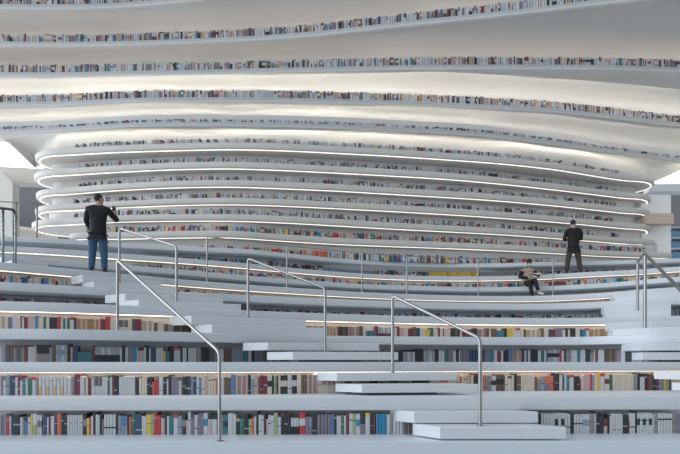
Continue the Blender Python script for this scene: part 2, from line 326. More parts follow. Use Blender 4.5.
ROW3 = """-8 8 i 5 .95;8 12.5 v 1 .9;12.5 17 w 1 1;17 20.5 i 1 .9;20.5 22 k 1 1;22 24 i 1 .9;24 28 m 2 .95;28 33.8 p 2 .97;33.8 35 i 1 .9;35 38.4 b 1 1;38.4 43.4 i 2 .9;43.4 46 g 1 .95;46 49.2 i 1 .9;49.2 57.3 k 3 .95;57.3 60.8 r 1 1
60.8 63 i 1 .9;63 65.5 t 1 .9;65.5 67.2 i 1 .9;67.2 70 g 1 .95;70 74 wTr 1 1;74 76 k 1 .95;76 100.5 a 11 .9;100.5 105.5 m 2 .95;105.5 110.4 r 1 1.08;110.4 117 i 2 .9;117 128 uHi 4 .9;128 132 i 1 .9;132 134.5 g 1 1;134.5 141.3 m 2 1
141.3 154 i 5 .9;154 157.6 z 1 .8;157.6 164 i 3 .9;164 168.2 z 1 .75;168.2 173.5 u 2 .7;173.5 191 z 6 .9;191 328 i 50 .9;328 338 a 3 .9;338 347.6 z 4 .9;347.6 359.7 p 4 .9;359.7 363 z 1 1;363 366 i 1 .9;366 376 t 4 .6;376 378 m 1 1
378 392 wHm 6 .9;392 397 i 2 .9;397 399.5 m 1 1;399.5 404 p 2 .9;404 408 i 2 .9;408 413.5 m 2 .85;413.5 416 z 1 1;416 420 n 2 .9;420 425 i 2 .9;425 430 y 2 .8;430 433.5 g 1 .95;433.5 438 i 2 .9;438 440 m 1 1;440 443 i 1 .9;443 444 z 1 .9
444 450.5 i 3 .9;450.5 460 z 4 .95;460 462 i 1 .9;462 473.5 m 4 .85;473.5 477 k 1 1;477 486 p 4 .9;486 489 z 1 1;489 491 i 1 .9;491 497 z 2 .95;497 504 t 2 .8;504 507 k 1 1;507 513 y 2 1;513 516 i 1 .9;516 520.5 wTr 1 1
520.5 523.5 i 1 .9;523.5 526 z 1 .9;526 541 i 7 .85;541 544 z 1 1;544 548.5 i 2 .9;548.5 551.5 n 1 .9;551.5 555.5 m 2 .9;555.5 562.5 v 3 1;562.5 565.3 i 1 .9;565.3 568 k 1 1;568 570 i 1 .9;570 575.5 k 2 1;575.5 579.8 i 2 .9;579.8 582 n 1 .9
582 586 t 1 .9;586 589.2 wTr 1 1;589.2 608 a 9 .9;608 690 i 30 .9"""
def row_dir(cur, x):
    a = pt(x-4, cur.at(x-4), 0); b = pt(x+4, cur.at(x+4), 0); t = b - a
    return math.atan2(t.y, t.x)
def parse_row(txt, k, hbase):
    cur = K[k+1]; res = []
    for tok in txt.replace('\n', ';').split(';'):
        x0, x1, c, n, h = tok.split(); x0 = float(x0); x1 = float(x1); n = int(n); h = float(h)
        for i in range(n): res.append((x0 + (x1-x0)*i/n, x0 + (x1-x0)*(i+1)/n, c, n, i, h, (x0, x1)))
    items = []
    for (a, b, c, n, i, h, run) in res:
        xm = (a+b)/2; d = cur.at(xm) + REC[k]
        h2 = h * hbase * (1 if n > 2 else random.uniform(.975, 1.02)); h2 = min(h2, Z[k+1]-THK[k+1]-Z[k]-.012)
        w = (b-a)/F*d*(.955 if n < 3 else .87)
        st = c[1] if len(c) > 1 else ('L' if n <= 2 and w > .03 and random.random() < .6 else ''); c2 = c[2] if len(c) > 2 else ('W' if c[0] in 'knmgtzrbv' else 'U')
        dep = random.uniform(.13, .165)
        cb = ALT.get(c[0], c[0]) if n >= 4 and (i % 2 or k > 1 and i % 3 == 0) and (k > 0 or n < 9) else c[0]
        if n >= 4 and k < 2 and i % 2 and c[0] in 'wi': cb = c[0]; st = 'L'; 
        put(pt(xm, d, Z[k]), row_dir(cur, xm), w, h2, dep, cb, st, c2, w*h2/d/d, k, (xm, n, i, run, c))
parse_row(ROW0, 0, .285); parse_row(ROW1, 1, .275); parse_row(ROW2, 2, .25); parse_row(ROW3, 3, .25)

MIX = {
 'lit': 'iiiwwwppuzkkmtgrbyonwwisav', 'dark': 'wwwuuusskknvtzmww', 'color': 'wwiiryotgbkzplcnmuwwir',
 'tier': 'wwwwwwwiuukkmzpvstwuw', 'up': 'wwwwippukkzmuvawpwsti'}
def fill_row(path, z, mix, hb, gap_p=0., seed=0, dep=.15, wr=(.02, .05), zones=None):
    """books marched along a plan path (list of 2D points); spine towards the hall"""
    rnd = random.Random(seed); cum = [0]
    for a, b in zip(path, path[1:]): cum.append(cum[-1] + (b-a).length)
    s = .05; L = cum[-1]; j = 0
    while s < L - .1:
        r = rnd.random()
        if r < gap_p: s += rnd.uniform(.05, .22); continue
        c = rnd.choice(MIX[mix]); n = rnd.choice((1, 1, 1, 1, 2, 2, 3, 5 if c in 'wpaiu' else 2)); h = hb*rnd.uniform(.78, 1.0); w = rnd.uniform(*wr)
        st = rnd.choice(('', '', '', 'T', 'H', 'B')); c2 = rnd.choice('wwkuim')
        for q in range(n):
            if s + w > L - .05: break
            m = s + w/2
            while cum[j+1] < m: j += 1
            u = (m - cum[j])/(cum[j+1]-cum[j]); p = path[j].lerp(path[j+1], u); t = path[j+1]-path[j]
            cc, hh, ss = (ALT.get(c, c) if q % 2 else c), h, st
            if zones:
                px = CX + F*p.x/p.y
                for (za, zb, zc, zh) in zones:
                    if za <= px <= zb: cc = zc; ss = ''; hh = hb*zh if zh else h
            put((p.x, p.y, z), math.atan2(t.y, t.x), w*(.95 if n < 3 else .84), hh, dep, cc, ss, c2)
            s += w
        if rnd.random() < .3: s += rnd.uniform(0, .03)
def curve_path(cur, off, x0, x1): return [Vector(((x-CX)/F*(cur.at(x)+off), cur.at(x)+off)) for x in range(int(x0), int(x1)+1, 8)]
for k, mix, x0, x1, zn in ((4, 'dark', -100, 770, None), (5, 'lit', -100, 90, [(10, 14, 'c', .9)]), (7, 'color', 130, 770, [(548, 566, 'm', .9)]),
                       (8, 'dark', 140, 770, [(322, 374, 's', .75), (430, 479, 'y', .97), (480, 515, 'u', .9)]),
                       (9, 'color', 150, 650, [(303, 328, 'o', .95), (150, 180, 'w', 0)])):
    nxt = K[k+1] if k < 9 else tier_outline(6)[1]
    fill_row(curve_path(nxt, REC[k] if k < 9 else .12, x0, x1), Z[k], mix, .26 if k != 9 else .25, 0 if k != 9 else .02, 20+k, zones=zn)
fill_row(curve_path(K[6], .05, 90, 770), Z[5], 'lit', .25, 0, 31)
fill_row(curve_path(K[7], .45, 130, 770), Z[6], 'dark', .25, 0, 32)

# ------------------------------------------------------------------ terraces
NAMES = ['lowest', 'second lowest', 'third', 'fourth', 'fifth', 'sixth', 'seventh', 'eighth', 'ninth', 'topmost']
T6C = tier_outline(6)[1]
for k in range(10):
    nx = K[k+1] if k < 9 else T6C
    wall = [nx.d[i] + REC[k] + .20 + (.08 if k == 9 else 0) for i in range(len(XS))]
    root = empty('terrace_step', pt(340, K[k].at(340), Z[k]-THK[k]))
    off = -root.location
    def fix(mb): mb.v = [tuple(Vector(v) + off) for v in mb.v]; return mb
    s = fix(slab(K[k], Z[k], THK[k], lambda i: wall[i]+.05, .012)).build('tread_slab', FLOORM if k == 0 else PAINT, root)
    smooth_angle(s)
    zt = (Z[k+1]-THK[k+1]) if k < 9 else TL[6][0]+EYE
    fix(ribbon(lambda i: wall[i], Z[k], zt, .04)).build('back_panel', PANEL, root)
    if k in (2, 4, 6, 8):
        fix(ribbon(lambda i: K[k].d[i] + (.03 if k == 2 else .05), Z[k]-THK[k]-.004, Z[k]-THK[k], {2: .09, 4: .09}.get(k, .07))).build('led_strip', LEDY if k > 4 else mat('led_warm_near', (1, 1, 1), emit=(1., .84, .66), estr=2.8), root)
    lb = {0: 'lowest curved terrace slab, the pale glossy ledge along the bottom edge of the photo',
          1: 'pale terrace slab directly above the bottom row of books',
          2: 'terrace slab with light strip above the second row of books',
          3: 'terrace slab above the third, unlit row of books',
          4: 'terrace slab with warm light strip above the fourth row of books',
          5: 'terrace slab just below the warm-lit step that carries the long back railing',
          6: 'terrace slab that carries the left man and the long back railing',
          7: 'terrace slab the reading boy sits on',
          8: 'terrace slab the man in olive trousers stands on, with yellow books along it',
          9: 'topmost terrace slab, carrying the book row under the lit tiers'}[k]
    tag(root, lb, 'terrace step', 'curved white terrace steps')

# ------------------------------------------------------------------ T tiers
TB = {}
for ti in range(1, 7):
    z, c, poly, front, nl = tier_outline(ti); TB[ti] = (z, c, poly, front, nl)
for ti in range(1, 7):
    z, c, poly, front, nl = TB[ti]
    root = empty('bookshelf_tier', (0, front[len(front)//2].y, z)); off = -Vector(root.location)
    mb = MB(); th = TTH
    rows = [ring(offset_poly(poly, i), z + h) for h, i in ((0, .06), (.012, .025), (.04, .006), (.08, 0), (th-.06, 0), (th-.03, .008), (th-.01, .025), (th, .06))]
    rows = [[p + off for p in r] for r in rows]
    mb.grid(rows, True, True); s = mb.build('shelf_slab', PAINTT, root); smooth_angle(s, 50)
    # light strip under the rim, round both ends
    a = offset_poly(poly, .10); b = offset_poly(poly, .137); n = nl + len(front) + 12
    mb = MB(); rows = []
    for i in range(0, n):
        p, q = a[i], b[i]
        rows.append([Vector((p.x, p.y, z-.012))+off, Vector((q.x, q.y, z-.012))+off, Vector((q.x, q.y, z))+off, Vector((p.x, p.y, z))+off])
    mb.grid(rows, True, True); mb.build('led_strip', LEDT, root)
    # panel behind the books
    if ti > 1: top = TB[ti-1][0]
    else: top = z + TTH + .26
    ins = .50
    pa = offset_poly(poly, ins); 
    rr = [Vector((p.x, p.y)) for p in pa[nl//2:nl+len(front)+6]]
    mb = MB(); rows = [[Vector((p.x, p.y, z+TTH))+off, Vector((p.x, p.y+.04, z+TTH))+off, Vector((p.x, p.y+.04, top))+off, Vector((p.x, p.y, top))+off] for p in rr]
    mb.grid(rows, True, True); mb.build('back_panel', PANEL, root)
    nm = {1: 'highest', 2: 'second from top', 3: 'third from top', 4: 'fourth from top', 5: 'fifth from top', 6: 'lowest'}[ti]
    lb = (nm + ' of the round-ended lit bookshelf tiers in the central block') if ti < 6 else 'lowest tier of the central block, square-ended, right above the topmost terrace'
    tag(root, lb, 'bookshelf tier', 'light-edged tiers of the central block')
    # books
    pb = offset_poly(poly, .27 if ti > 1 else .25)
    path = pb[nl:nl+len(front)]
    if ti < 6 or True:
        fill_row(path[1:-1], z+TTH, 'color' if ti == 6 else 'tier', .235, .02 if ti >= 5 else .12, 40+ti, wr=(.016, .04))

# ------------------------------------------------------------------ U shelves and soffits
UT = {
 1: (11.20, [(0, 8.3), (60, 8.8), (100, 8), (130, 6.8), (190, 1), (240, -4), (340, -14), (480, -30), (680, -48)]),
 2: (10.30, [(0, 45.6), (60, 46.3), (135, 45), (205, 42.5), (275, 39), (340, 33.3), (405, 25.6), (475, 18.5), (545, 10.8), (600, 4), (680, -4)]),
 3: (9.40, [(0, 76.5), (60, 76.7), (135, 74.8), (205, 74), (275, 72), (340, 71), (405, 69.4), (475, 68.8), (545, 69), (610, 69.3), (680, 71.8)]),
 4: (8.50, [(0, 106.4), (60, 105.8), (135, 101.8), (205, 101.6), (275, 101.8), (340, 103.3), (405, 105), (475, 108), (545, 111.5), (610, 118), (680, 127)]),
 5: (7.60, [(0, 133.5), (60, 131.7), (135, 126.4), (205, 126), (275, 126.7), (340, 128.6), (405, 131.8), (475, 135.5), (545, 143.2), (610, 153), (680, 162)]),
}
UTH = .15
UC = {i: Curve(z+EYE, t, sm=4) for i, (z, t) in UT.items()}
T1C = TB[1][1]
def wv(x, ph): return math.sin(x*.021 + ph) + .6*math.sin(x*.047 + 2.1*ph) + .35*math.sin(x*.09+ph*3)
for i in range(1, 6):
    c = UC[i]; zb = UT[i][0]+EYE
    root = empty('bookshelf_wave', pt(340, c.at(340), zb)); off = -Vector(root.location)
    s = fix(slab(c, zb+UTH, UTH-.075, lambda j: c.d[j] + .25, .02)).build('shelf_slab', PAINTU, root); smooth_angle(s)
    # vertical panel behind the books up to the lamp ledge
    fix(ribbon(lambda j: c.d[j] + .20, zb+UTH, zb+UTH+.33, .03)).build('back_panel', PANEL, root)
    # light strip hidden behind the rim
    def lip(x):
        if i == 3: return .14 + .03*wv(x, 1) + max(0, (x-400)/280)**1.3*.85
        if i == 4: return .15 + .04*wv(x, 2) + max(0, (x-560)/120)*.15
        if i == 5: return .15 + .05*wv(x, 3)
        return .12
    # soffit from this rim back to the shelf below
    lo = UC.get(i+1)
    mb = MB(); rows = []
    for j, x in enumerate(XS):
        w = max(.10, lip(x)); A = c.d[j] + w; 
        if lo: B = lo.d[j] + .40; zB = UT[i+1][0]+EYE+UTH+.33
        else:
            B = T1C.at(x) + .52; zB = TL[1][0]+EYE+TTH+.26
            if x < 60 or x > 632:
                yb = lerp_table([(-110, 136), (8, 142), (36, 169), (60, 150)], x) if x < 200 else lerp_table([(632, 172), (652, 183), (682, 169.5), (780, 140)], x)
                zz = lerp_table([(-110, 7.6), (10, 7.55), (36, 7.15), (60, 7.12)], x) if x < 200 else lerp_table([(632, 7.12), (652, 7.15), (682, 7.4), (780, 7.55)], x)
                B = F*zz/(YH-yb); zB = zz+EYE
        B = max(B, A + .06)
        C = B + (.75 if lo else .35) + .10*wv(x, i); zC = zb + .16
        G = max(A + .05, c.d[j] + .30)
        row = [pt(x, c.d[j] + .30, zb + .076), pt(x, c.d[j] + .02, zb + .0745), pt(x, c.d[j] + .006, zb + .070), pt(x, c.d[j] + .006, zb + .008), pt(x, c.d[j] + .014, zb), pt(x, A, zb), pt(x, A, zb + .012), pt(x, c.d[j] + .03, zb + .012), pt(x, c.d[j] + .03, zb + .072), pt(x, A-.02, zb + .072), pt(x, G, zb + .074)]
        for q in range(1, 11):
            t = q/10
            row.append(pt(x, (1-t)**2*G + 2*t*(1-t)*C + t*t*B, (1-t)**2*(zb+.074) + 2*t*(1-t)*zC + t*t*zB))
        rows.append(row)
    mb.grid(rows); so = fix(mb).build('soffit', SOFF, root); smooth_angle(so, 60)
    if i in (3, 4, 5):
        fix(ribbon(lambda j: c.d[j] + max(.10, lip(XS[j])) - .055, zb+.014, zb+.024, .035)).build('led_strip', COVE if i < 5 else mat('led_cove_low', (1, 1, 1), emit=(1., .93, .82), estr=25.), root)
    if i < 5:
        lc = UC[i+1]; zz = UT[i+1][0]+EYE+UTH+.33
        fix(ribbon(lambda j: lc.d[j] + .245, zz-.03, zz-.012, .03)).build('led_strip', {3: COVEN, 4: COVEM}.get(i, COVEW), root)
    tag(root, {1: 'highest wavy bookshelf, crossing only the top left corner of the photo',
               2: 'wavy bookshelf that climbs to the top edge right of centre',
               3: 'wavy bookshelf third from the top, nearly straight, with a bright cove under it',
               4: 'wavy bookshelf with tall books that dips down towards the right',
               5: 'lowest wavy bookshelf, with a thin row of book tips, above the central tiers'}[i], 'bookshelf', 'wavy bookshelves under the ceiling')
    if i == 5: fill_row(curve_path(c, .20-.155, -20, 700), zb+UTH, 'tier', .11, .10, 60+i, dep=.13, wr=(.02, .06))
    else: fill_row(curve_path(c, .03, -100, 770), zb+UTH, 'up', .27, .005, 60+i, dep=.15, wr=(.018, .042))
# ceiling above the highest wave
mb = MB(); rows = []
for j, x in enumerate(XS):
    rows.append([pt(x, UC[1].d[j]+.2, UT[1][0]+EYE+.48), pt(x, UC[1].d[j]+.7, 13.0), pt(x, 13.0, 13.4), pt(x, 9.5, 13.8)])
mb.grid(rows); cl = mb.build('ceiling', SOFF); tag(cl, kind='structure'); smooth_angle(cl, 60)

# ------------------------------------------------------------------ emit the books
cand = [b for b in BOOKS if b.lab and b.row in (0, 1) and
        not (b.row == 0 and 410 < b.lab[0] < 540) and not (b.row == 1 and 336 < b.lab[0] < 458)
        and -1 < b.lab[0] < 681 and not (b.row == 1 and b.lab[0] > 672) and not (219.5 < b.lab[0] < 222)]
cand.sort(key=lambda b: -b.px); chosen = cand[:300]; chs = set(map(id, chosen))
print('candidates', len(cand), 'books', len(BOOKS))
stuff = MB(); stuff.raw = True
for b in BOOKS:
    if id(b) in chs: continue
    vs, fs, mi = book_mesh(b.w, b.h, b.dep, b.c, b.style if b.style != 'L' else '', b.c2, detail=False)
    r = Matrix.Rotation(b.rz, 3, 'Z')
    stuff.add([b.pos + r @ Vector(v) for v in vs], fs, mi)
o = stuff.build('small_books', PMAT)
tag(o, 'thousands of small books of all colours along the upper and farther shelves', 'books', kind='stuff')
ORD = ['first', 'second', 'third', 'fourth', 'fifth', 'sixth', 'seventh', 'eighth', 'ninth', 'tenth', 'eleventh', 'twelfth']
def zone(row, x):
    if row == 0:
        for lim, s in ((45, 'at far left'), (105, 'in left quarter'), (160, 'well left of handrail post'), (220, 'just left of handrail post'), (275, 'just right of handrail post'),
                       (345, 'well left of stairs'), (420, 'beside the stairs'), (600, 'right of stairs'), (640, 'towards right end'), (999, 'at right end')):
            if x < lim: return s
    for lim, s in ((45, 'at far left'), (105, 'in left quarter'), (160, 'well left of handrail post'), (220, 'just left of handrail post'), (275, 'just right of handrail post'),
                   (345, 'left of stairs'), (520, 'near right stair post'), (580, 'right of centre'), (630, 'towards right end'), (999, 'at right end')):
        if x < lim: return s
def desc(b):
    s = {'T': '-topped ', 'H': '-backed ', 'B': '-banded '}.get(b.style, None)
    if s and len(b.lab[4]) > 1: 
        if b.style == 'T': return CNAME[b.c2] + '-topped ' + CNAME[b.c]
        if b.style == 'B': return CNAME[b.c2] + '-banded ' + CNAME[b.c]
        if b.style == 'H': return CNAME[b.c] + '-over-' + CNAME[b.c2] if b.c != b.c2 else 'short ' + CNAME[b.c]
    return CNAME[b.c]
rowsb = {r: sorted([b for b in BOOKS if b.lab and b.row == r], key=lambda b: b.lab[0]) for r in (0, 1)}
seen = {}
labels = {}
for r in (0, 1):
    L = rowsb[r]
    for idx, b in enumerate(L):
        if id(b) not in chs: continue
        xm, n, i, run, code = b.lab
        lf = idx - i - 1; rt = idx - i + n
        cl_ = desc(L[lf]) if lf >= 0 else None; cr = desc(L[rt]) if rt < len(L) else None
        rn = 'bottom row' if r == 0 else 'second row'
        if cl_ and cr: bt = f'between {cl_} and {cr}'
        elif cr: bt = f'left of {cr}'
        else: bt = f'right of {cl_}'
        zn_ = zone(r, xm)
        if n > 1: t = f'{ORD[i]} of {n} {desc(b)} books {bt}, {rn}, {zn_}'
        else: t = f'{desc(b)} book {bt}, {rn}, {zn_}'
        labels.setdefault(t, []).append(b)
for t, bs in labels.items():
    for q, b in enumerate(bs):
        tt = t
        if len(bs) > 1:
            cut = t.rsplit(',', 1)
            tt = cut[0] + ', ' + ({0: 'the left one', len(bs)-1: 'the right one'}.get(q, 'the middle one')) + cut[1] if len(t.split()) < 14 else cut[0] + f', {ORD[q]} such one'
        wds = tt.split()
        if len(wds) > 16: tt = tt.replace(' books between', ' between').replace('just ', '').replace('well ', ''); wds = tt.split()
        if len(wds) > 16: print('LONG', tt)
        vs, fs, mi = book_mesh(b.w, b.h, b.dep, b.c, b.style, b.c2, True)
        m = MB(); used = sorted(set(mi)); m.add(vs, fs, [used.index(v) for v in mi]); m.raw = True
        o = m.build('book', [PMAT[u] for u in used]); o.location = b.pos; o.rotation_euler = (0, 0, b.rz)
        tag(o, tt, 'book', 'books on the bottom row' if b.row == 0 else 'books on the second row')

# ------------------------------------------------------------------ stair treads
PL = [  # riser, bearing of far-left corner, near-left corner, right, thickness
 (1, 413, 440, 566, .145), (2, 390, 414, 538, .145), (4, 335.5, 362, 478, .115), (5, 313, 337, 456.5, .115),
 (7, 267, 293, 398, .125), (8, 243, 268, 379, .125), (10, 191.5, 212, 327, .155), (11, 170, 191.5, 306, .155),
 (13, 117, 138.6, 241, .155), (14, 105, 125, 223, .155), (16, 82, 94, 175, .155), (17, 70.5, 82.6, 161, .155),
 (19, 2, 12, 48, .155), (20, -8, 2, 41, .155),
 (4, 672, 700, 790, .115), (5, 654, 680, 775, .115), (7, 632, 643, 760, .125), (8, 621.5, 632, 750, .125),
 (10, 608, 612.5, 735, .155), (11, 605, 608, 720, .155), (13, 603, 606, 671, .155), (14, 601, 604, 671, .155),
 (16, 612, 615, 760, .155), (17, 610, 613, 750, .155),
]
def plate_z(n): return {1: .16, 2: .315, 4: .485+.152, 5: .485+.303}.get(n, Z[n//3] + .157*(n % 3))
def plate_d(n, x):
    k = n//3; u = (n % 3)/3; a, b = K[k].at(x), K[k+1].at(x)
    return a + (b-a)*(.15 if n == 1 else u*(.95 if n > 2 else 1))
ST = {'A': 'left-climbing centre stair', 'B': 'stair at the right edge'}
cnt = {'A': 0, 'B': 0}
for q, (n, xf, xn, xr, th) in enumerate(PL):
    which = 'A' if q < 14 else 'B'; cnt[which] += 1
    z = plate_z(n); dn = plate_d(n, xn); ln = .36
    gap = K[n//3+1].at(xn) - dn
    N = 10; xs = [xn + (xr-xn)*i/N for i in range(N+1)]
    fr = [pt(x, plate_d(n, x), 0) for x in xs]
    lf = pt(xf, plate_d(n, xf) + min(ln, gap + .1), 0); vec = lf - fr[0]
    bk = [p + vec for p in fr[::-1]]
    O = Vector((sum(p.x for p in fr)/len(fr), min(p.y for p in fr), z-th))
    mb = MB(); b = .008; rows = []
    for zz, ins in ((z-th, b), (z-th+b, 0), (z-b, 0), (z, b)):
        row = [Vector((p.x, p.y+ins, zz)) for p in fr] + [Vector((p.x, p.y-ins, zz)) for p in bk]
        row[0].x += ins; row[-1].x += ins; row[N].x -= ins; row[N+1].x -= ins
        rows.append([p-O for p in row])
    mb.grid(rows, True, True)
    rt_ = empty('stair_tread', O); mb.build('tread', TREADM, rt_)
    base = Z[n//3]; hgt = z - th - base
    if n % 3 == 1 and hgt > .002:
        s = MB(); m0 = fr[2] + vec*.6 - O; m1 = fr[N-2] + vec*.6 - O
        s.grid([[Vector((p.x, p.y-.05, 0)), Vector((p.x, p.y+.05, 0)), Vector((p.x, p.y+.05, -hgt)), Vector((p.x, p.y-.05, -hgt))] for p in (m0, m1)], True, True)
        s.build('support', DARKM, rt_)
    names = {'A': ['lowest', 'second', 'third', 'fourth', 'fifth', 'sixth', 'seventh', 'eighth', 'ninth', 'tenth', 'eleventh', 'twelfth', 'thirteenth', 'topmost'],
             'B': ['lowest visible', 'second visible', 'third', 'fourth', 'fifth', 'sixth', 'seventh', 'eighth', 'ninth', 'topmost']}[which]
    tag(rt_, f'{names[cnt[which]-1]} floating white tread, counting up the {ST[which]}', 'stair tread', 'floating white stair treads')

# ------------------------------------------------------------------ handrails
def bend(pts, r, n=6):
    pts = [Vector(p) for p in pts]; out = [pts[0]]
    for a, b, c in zip(pts, pts[1:], pts[2:]):
        u = (a-b).normalized(); v = (c-b).normalized(); p = b+u*r; q = b+v*r
        for i in range(n+1):
            t = i/n; out.append(p*(1-t)**2 + b*2*t*(1-t) + q*t*t)
    out.append(pts[-1]); return out
def handrail(base, label, H=1.06, Hs=None, r=.022, tr=.022, close=False):
    """base: list of post foot points; continuous top bar with bent corners"""
    root = empty('handrail', base[0]); o0 = Vector(base[0])
    base = [Vector(b)-o0 for b in base]
    tops = [b + Vector((0, 0, Hs[i] if Hs else H)) for i, b in enumerate(base)]
    bar = bend([tops[0]-Vector((0, 0, .12))] + tops + [tops[-1]-Vector((0, 0, .12))], .07) if len(tops) == 2 else [t.copy() for t in tops]
    mb = MB(); mb.tube(bar, tr, 12); s = mb.build('top_bar', STEEL, root); smooth_angle(s, 50)
    for i, b in enumerate(base):
        tp = tops[i] - Vector((0, 0, .12 if len(tops) == 2 else .0))
        mb = MB(); mb.tube([b + Vector((0, 0, .008)), tp], r, 12); s = mb.build('post', STEEL, root); smooth_angle(s, 50)
        m = MB(); m.tube([b, b + Vector((0, 0, .008))], .045, 16); m.build('base_plate', STEEL, s)
    tag(root, label, 'handrail', None if len(tops) > 3 else 'bent steel handrails on the stairs')
    return root
def rp(x, d, n): return pt(x, max(d, (plate_d(n, x) if n % 3 else K[n//3].at(x)) + .05), plate_z(n) if n % 3 else Z[n//3])
handrail([rp(219.5, 5.70, 0), rp(117.5, 7.22, 9)], 'large bent steel handrail in the left foreground, standing on the lowest ledge', r=.021)
handrail([rp(480, 5.86, 1), rp(392.5, 6.42, 5)], 'bent steel handrail right of centre, foot on the lowest stair tread', r=.023, Hs=[1.07, 1.10])
handrail([rp(325, 7.9, 7), rp(248, 8.42, 11)], 'bent steel handrail in the middle, between centre stair treads', r=.023)
handrail([rp(176.5, 8.95, 13), rp(119.5, 9.72, 16)], 'small bent steel handrail just right of the man in blue jeans', r=.024, Hs=[1.06, 1.14])
handrail([rp(711, 5.86, 2), rp(645, 7.0, 10), rp(637.5, 9.3, 13)], 'steel handrail at the right edge, its bar sloping down out of the photo', r=.028, tr=.026, Hs=[1.15, 1.36, 1.05])
bx = [(207, 282), (287, 288), (362, 291.5), (407, 293.5), (478, 295.5), (553, 295.5)]
bpts = [pt(x, K[6].at(x)+.08, Z[6]) for x, y in bx]
root = handrail(bpts, 'long thin steel railing with six posts along the curved terrace', r=.017, tr=.012)
root['group'] = 'long curved railing'

# glass balustrade at the left edge
def glass_rail(pts, H, label, hr, hm, panel=True):
    root = empty('glass_balustrade', pts[0]); o0 = Vector(pts[0]); P = [Vector(p)-o0 for p in pts]
    up = Vector((0, 0, 1))
    if panel:
        mb = MB(); rows = []
        for p in P: rows.append([p+up*.03, p+up*(H-.03), p+up*(H-.03)+Vector((.004, .012, 0)), p+up*.03+Vector((.004, .012, 0))])
        mb.grid(rows, True, True); mb.build('glass_panel', GLASS, root)
    mb = MB(); mb.tube([p+up*H for p in P], hr, 10); mb.build('top_rail', hm, root, smooth=True)
    for p in (P[len(P)//2], P[-1]) if not panel else (P[2], P[5], P[8]):
        mb = MB(); mb.tube([p, p+up*(H-hr*.5)], .022, 10); mb.build('post', STEEL, root, smooth=True)
    tag(root, label, 'balustrade'); return root
gp = [pt(x, K[6].at(x) + .06, Z[6]) for x in (-60, -45, -30, -18, -6, 3, 9, 13)] + [pt(15.5, K[6].at(15)+.35, Z[6]), pt(16, K[6].at(15)+.75, Z[6])]
glass_rail(gp, 1.03, 'curved glass balustrade with dark handrail at the left edge', .028, DARKM)
glass_rail([pt(x, K[9].at(x)+.15, Z[9]) for x in (-30, -5, 16, 37)], .95, 'distant thin railing on the upper terrace behind the glass balustrade', .018, STEEL, False)

# ------------------------------------------------------------------ surroundings
def struct(mb, name, m): o = mb.build(name, m); tag(o, kind='structure'); return o
mb = MB(); mb.box((0, -2, -.52), (44, 15.2, .10)); struct(mb, 'floor', FLOORM)
mb = MB(); mb.box((0, 27, 4), (60, .3, 14)); struct(mb, 'wall_back', GREYW)
mb = MB(); mb.box((-16.5, 23.2, 8.75), (10, 7.2, .2)); struct(mb, 'ceiling', GREYW)
mb = MB(); mb.box((17.5, 23.2, 8.0), (12, 7.2, .2)); struct(mb, 'ceiling', GREYW)
def quad_panel(name, pts, m, t=.06, kind='structure'):
    mb = MB(); P = [pt(*p) for p in pts]; n = len(P)
    mb.grid([P, [p + Vector((0, t, 0)) for p in P]], True, True)
    return struct(mb, name, m) if kind else mb.build(name, m)
def zy(y, d): return EYE + (YH-y)/F*d
# left: bright skylight, cream wall and beams
quad_panel('window_1', [(-60, 19, zy(138, 19)), (14, 19, zy(138, 19)), (46, 19, zy(171, 19)), (-60, 19, zy(168, 19))], SKYM)
quad_panel('wall_left', [(-60, 18.2, zy(166, 18.2)), (0, 18.2, zy(170, 18.2)), (12.5, 18.2, zy(182, 18.2)), (12.5, 18.2, zy(246, 18.2)), (-60, 18.2, zy(246, 18.2))], CREAM, .4)
quad_panel('trim_1', [(-10, 18.8, zy(166, 18.8)), (48, 18.8, zy(169, 18.8)), (60, 18.8, zy(184, 18.8)), (8, 18.8, zy(182, 18.8))], CREAM, .5)
# pale curved bulkhead low at the left
mb = MB(); rows = []
for i in range(14):
    x = -20 + i*6; yt = 214 + 18*(i/13)**.6 if i else 214
    rows.append([pt(x, 20, zy(yt, 20)), pt(x, 19.5, zy(yt+3, 19.5)), pt(x, 19.4, zy(246, 19.4)), pt(x, 20.6, zy(246, 20.6))])
mb.grid(rows, True, True); o = struct(mb, 'wall_curved', CREAM)
# right: skylight, white wall block, lit beam, blue shelves
quad_panel('window_2', [(640, 20, zy(183.5, 20)), (705, 20, zy(183.5, 20)), (705, 20, zy(150, 20)), (640, 20, zy(172, 20))], SKYM)
mb = MB(); w0 = pt(641, 18.4, 0); w1 = pt(671, 18.4, 0)
mb.box(((w0.x+w1.x)/2, 18.8, (zy(195, 18.4)+zy(262, 18.4))/2), (w1.x-w0.x, .8, zy(195, 18.4)-zy(262, 18.4))); struct(mb, 'wall_right', mat('white_block', (.88, .88, .86), .6, noise=.02))
mb = MB(); a = pt(646, 17.9, 0); b = pt(674, 17.9, 0)
mb.box(((a.x+b.x)/2, 18.05, (zy(213.5, 17.9)+zy(223.5, 17.9))/2), (b.x-a.x, .3, zy(213.5, 17.9)-zy(223.5, 17.9))); struct(mb, 'trim_2', mat('beam_rosy_light', (.62, .47, .40), .5, noise=.05))  # pinkish light falling on the beam is painted in as its base colour
mb = MB(); a = pt(640, 19.6, 0); b = pt(730, 19.6, 0)
mb.box(((a.x+b.x)/2, 19.2, zy(188, 19.0)), (b.x-a.x, .4, .28)); struct(mb, 'trim_3', PAINT)
t = empty('blue_bookcase', pt(676, 19, zy(262, 19)))
for i in range(4):
    m = MB(); m.box((1.1, .2, .12 + .42*i), (2.6, .4, .05)); m.build('shelf', PAINT, t)
m = MB(); m.box((1.1, .42, .75), (2.6, .04, 1.5)); m.build('back_panel', GREYW, t)
for i in range(3):
    m = MB(); m.box((1.1, .2, .28 + .42*i), (2.5, .25, .26)); m.build('book_row', BLUEB, t)['kind'] = 'stuff'
